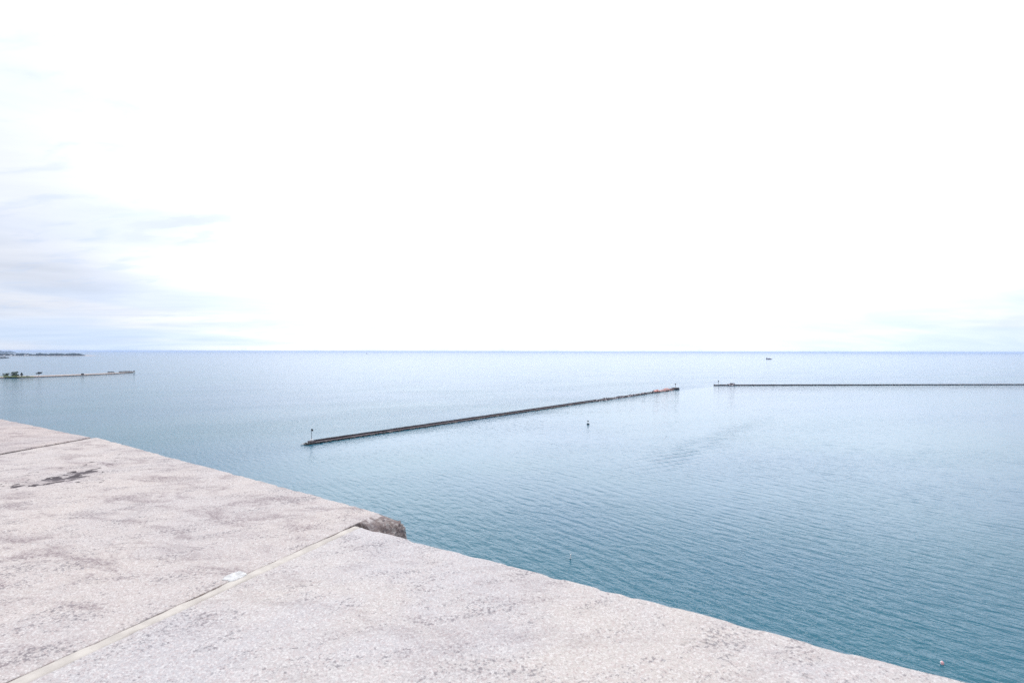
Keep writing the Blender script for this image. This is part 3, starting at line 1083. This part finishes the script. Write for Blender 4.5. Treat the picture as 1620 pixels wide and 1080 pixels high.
b.box((0, 0, 0), (4.2, 3.4, 2.2))
b.build('wall', M_BARK, hb)
b = MB()
b.add([(-2.4, -2, 2.2), (2.4, -2, 2.2), (2.4, 2, 2.2), (-2.4, 2, 2.2), (-2.4, 0, 3.4), (2.4, 0, 3.4)],
      [(0, 1, 5, 4), (2, 3, 4, 5), (0, 4, 3), (1, 2, 5), (3, 2, 1, 0)])
b.build('roof', M_ROOF, hb)


def tree(pxx, pyy, h, rx, rz_, crown_z, label, seed, leaf=M_LEAF, shape='round', lean=0.0, cat='tree', name='shore_tree', n=900):
    base_ = at(pxx, pyy, 3.2)
    r_ = random.Random(seed)
    e = empty(name, (base_.x, base_.y, 3.0), r_.uniform(0, 6), label, cat, 'trees on the sand spit')
    tr = MB()
    tr.tube((0, 0, -0.3), (lean * 0.4, 0, crown_z), h * 0.026, h * 0.018, 8)
    ends = []
    for k in range(7):
        a = k * 0.9 + r_.uniform(-.3, .3)
        q_ = Vector((lean * 0.4 + math.cos(a) * rx * 0.6, math.sin(a) * rx * 0.6, crown_z + rz_ * r_.uniform(0.1, 0.6)))
        tr.tube((lean * 0.4, 0, crown_z - 0.4 if crown_z > 2 else crown_z), q_, h * 0.014, h * 0.005, 6)
        ends.append(q_)
    tr.build('trunk', M_BARK, e)
    cr = MB()
    clumps = [Vector((r_.gauss(0, .42) * rx, r_.gauss(0, .42) * rx, r_.uniform(-.75, .75) * rz_)) for k in range(16)]
    for k in range(n):
        c_ = r_.choice(clumps)
        v_ = Vector((r_.gauss(0, 1), r_.gauss(0, 1), r_.gauss(0, 1))).normalized() * (r_.random() ** 0.45)
        p = c_ + Vector((v_.x * rx * 0.42, v_.y * rx * 0.42, v_.z * rz_ * 0.42))
        if shape == 'cone':
            f_ = max(0.06, 1 - (p.z + rz_) / (2 * rz_))
            p.x *= f_ * 1.5
            p.y *= f_ * 1.5
        p += Vector((lean * 0.6, 0, crown_z + rz_ * (0.55 if shape != 'cone' else 0.9)))
        p.z = max(p.z, 0.1)
        s = r_.uniform(.35, .75)
        e1 = Vector((r_.gauss(0, 1), r_.gauss(0, 1), r_.gauss(0, .6))).normalized()
        e2 = e1.cross(Vector((r_.gauss(0, 1), r_.gauss(0, 1), r_.gauss(0, 1)))).normalized()
        cr.add([p - e1 * s, p + e2 * s * 0.6, p + e1 * s, p - e2 * s * 0.6], [(0, 1, 2, 3)])
    cr.build('crown', leaf, e)
    return e


tree(10.5, 594.6, 8, 6.2, 3.2, 1.8, 'low round dark green tree at the left end of the clump on the spit', 1)
tree(21.5, 594.4, 11, 7.2, 4.8, 2.2, 'largest bushy green tree of the clump on the spit', 2, n=1500)
tree(28, 594.6, 6, 5.2, 2.4, 1.0, 'low dark bush right beside the largest tree on the spit', 5)
tree(34, 595.2, 9, 3.0, 4.4, 0.4, 'pointed russet tree standing right of the clump on the spit', 3, leaf=M_LEAFR, shape='cone')
tree(61, 594.9, 11, 5.2, 2.3, 6.0, 'lone flat-topped dark tree on a bare trunk along the spit', 4, leaf=M_LEAFR, lean=1.5, n=1100)
tree(43, 595.6, 3, 3.4, 0.9, 0.3, 'low brownish shrub between the pointed and the lone tree on the spit', 6, leaf=M_LEAFR, cat='shrub', name='shore_shrub', n=500)


# ------------------------------------------------------------------ far shores
def land(name, px0, px1, py_, depth, hfun, m, label, seed, n=60, z0=-0.8):
    """low land whose near shore lies along photo row py_ between two columns"""
    a, c = at(px0, py_), at(px1, py_)
    b_ = MB()
    vs, fs = [], []
    for i in range(n + 1):
        f_ = i / n
        p = a.lerp(c, f_)
        away = p.normalized()
        hh_ = hfun(f_)
        for k, z in ((0, z0), (0.02, min(2.0, hh_)), (0.3, hh_ * 0.8), (0.6, hh_), (1.0, z0)):
            q_ = p + away * depth * k * max(0.15, min(1.0, hh_ / 4))
            vs.append((q_.x, q_.y, z))
    for i in range(n):
        for j in range(4):
            s_ = i * 5 + j
            fs.append((s_, s_ + 5, s_ + 6, s_ + 1))
    b_.add(vs, fs)
    o = b_.build(name, m, None, smooth=True)
    return tag(o, label, None, None, 'structure')


PYH = 562.7
land('headland', -60, 160, PYH, 700, lambda f: (7.0 if f < 0.87 else max(1.0, 7.0 - (f - 0.87) * 60)), M_SAND,
     'low far headland on the left, thinning to a bare point', 1)
wb = MB()
r_ = random.Random(21)


def wood_h(px):
    g = 0.86 + 0.12 * math.sin(px * 0.23) + 0.08 * math.sin(px * 0.71 + 1)
    g *= 1.0 if px < 128 else max(0.0, 1 - (px - 128) / 7)
    if 50 < px < 57:
        g *= 0.55
    if 22 < px < 25:
        g *= 0.5
    return g


for i in range(3400):
    px = r_.uniform(-58, 135)
    g = wood_h(px)
    if g <= 0.05:
        continue
    base_ = at(px, PYH)
    away = base_.normalized()
    dep = r_.uniform(30, 420)
    p = base_ + away * dep
    hgt = (14 + 12 * (dep / 420)) * g * r_.uniform(.75, 1.1)
    rr = r_.uniform(5, 10)
    z0 = 4
    k_ = 6
    vs = [(p.x, p.y, z0 + hgt)]
    for zz, rf in ((z0 + hgt * .72, .75), (z0 + hgt * .3, 1.0), (z0 - 3, .7)):
        for a in range(k_):
            th = a * 2 * math.pi / k_ + r_.uniform(-.2, .2)
            vs.append((p.x + rr * rf * math.cos(th) * r_.uniform(.8, 1.2), p.y + rr * rf * math.sin(th), zz))
    fs = [(0, 1 + a, 1 + (a + 1) % k_) for a in range(k_)]
    for lv in range(2):
        o_ = 1 + lv * k_
        fs += [(o_ + a, o_ + k_ + a, o_ + k_ + (a + 1) % k_, o_ + (a + 1) % k_) for a in range(k_)]
    wb.add(vs, fs)
tag(wb.build('distant_woods', M_WOODS), 'blue-green belt of far woods along the headland', 'woods', None, 'stuff')


def house(px, w_, d_, h_, label, seed):
    base_ = at(px, PYH)
    p = base_ + base_.normalized() * 26
    ang = -math.atan2(p.x, p.y)
    e = empty('shore_house', (p.x, p.y, 5.0), ang, label, 'house', 'white houses on the far headland')
    b_ = MB()
    b_.box((0, 0, -2.0), (w_, d_, h_ + 2.0))
    b_.build('wall', M_WHITE, e)
    b_ = MB()
    x, y, z = w_ / 2 + .6, d_ / 2 + .6, h_ + 0.02
    b_.add([(-x, -y, z), (x, -y, z), (x, y, z), (-x, y, z), (-x, 0, z + 4), (x, 0, z + 4)],
           [(0, 1, 5, 4), (2, 3, 4, 5), (0, 4, 3), (1, 2, 5), (3, 2, 1, 0)])
    b_.build('roof', M_ROOF, e)
    for k in range(3):
        b_ = MB()
        b_.box((-w_ * .3 + w_ * .3 * k, -d_ / 2 - .05, h_ * .35), (1.8, .1, 2.4))
        b_.build('window', M_GLASS, e)


house(6.5, 14, 9, 7, 'small white house at the picture edge below the far woods', 1)
house(17.5, 22, 10, 9, 'wide white house in a gap left of the far headland woods', 2)
house(23.5, 13, 9, 7, 'small white house just right of the wide one on the far headland', 3)
house(39.5, 18, 10, 10, 'tall white house under the highest far trees', 4)
house(44.0, 16, 10, 8, 'rightmost white house on the far headland', 5)

fl = MB()
a, c = at(-60, 558.15), at(29, 558.05)
n = 60
vs, fs = [], []
for i in range(n + 1):
    f_ = i / n
    p = a.lerp(c, f_)
    away = p.normalized()
    h_ = 62 * (1 - max(0, (f_ - 0.72) / 0.28) ** 1.5) * (0.85 + 0.15 * math.sin(f_ * 23) + r_.uniform(-.05, .05))
    for k, z in ((0, -0.8), (60, h_ * .6), (400, h_), (1500, -0.8)):
        q_ = p + away * k
        vs.append((q_.x, q_.y, z))
for i in range(n):
    for j in range(3):
        s_ = i * 4 + j
        fs.append((s_, s_ + 4, s_ + 5, s_ + 1))
fl.add(vs, fs)
tag(fl.build('far_coast', M_WOODS), 'faint blue coast on the horizon at the far left', None, None, 'structure')

# dark rocky point at the left edge
rp = MB()
r_ = random.Random(31)
for i in range(60):
    px = r_.uniform(-14, 3.2)
    p = at(px, 566.4) + Vector((r_.uniform(-4, 4), r_.uniform(-10, 60), 0))
    f_ = max(0.12, 1 - max(0, px + 2) / 6)
    k = r_.uniform(5, 11)
    rp.rock((p.x, p.y, r_.uniform(0, 5) * f_ + 1), (k * 1.4, k, k * f_), r_, 0)
tag(rp.build('rocky_point', M_LEAFR), 'dark reddish tip of land at the left picture edge', None, None, 'structure')

# ------------------------------------------------------------------ haze over the lake
b = MB()
H_ = 46000.0
b.box((0, 0, -1.0), (2 * H_, 2 * H_, 1.0 + CAM_H + 12), 0)
M_HAZE = bpy.data.materials.new('haze')
M_HAZE.use_nodes = True
t = NT(M_HAZE.node_tree)
t.n.clear()
ho = t.new('ShaderNodeOutputMaterial')
pv = t.new('ShaderNodeVolumePrincipled')
pv.inputs['Color'].default_value = (0.54, 0.66, 0.92, 1)
pv.inputs['Density'].default_value = 3.2e-5
pv.inputs['Anisotropy'].default_value = 0.2
t.l.new(pv.outputs[0], ho.inputs['Volume'])
hz = b.build('haze', M_HAZE)
tag(hz, 'thin pale blue haze over the lake', 'haze', None, 'stuff')
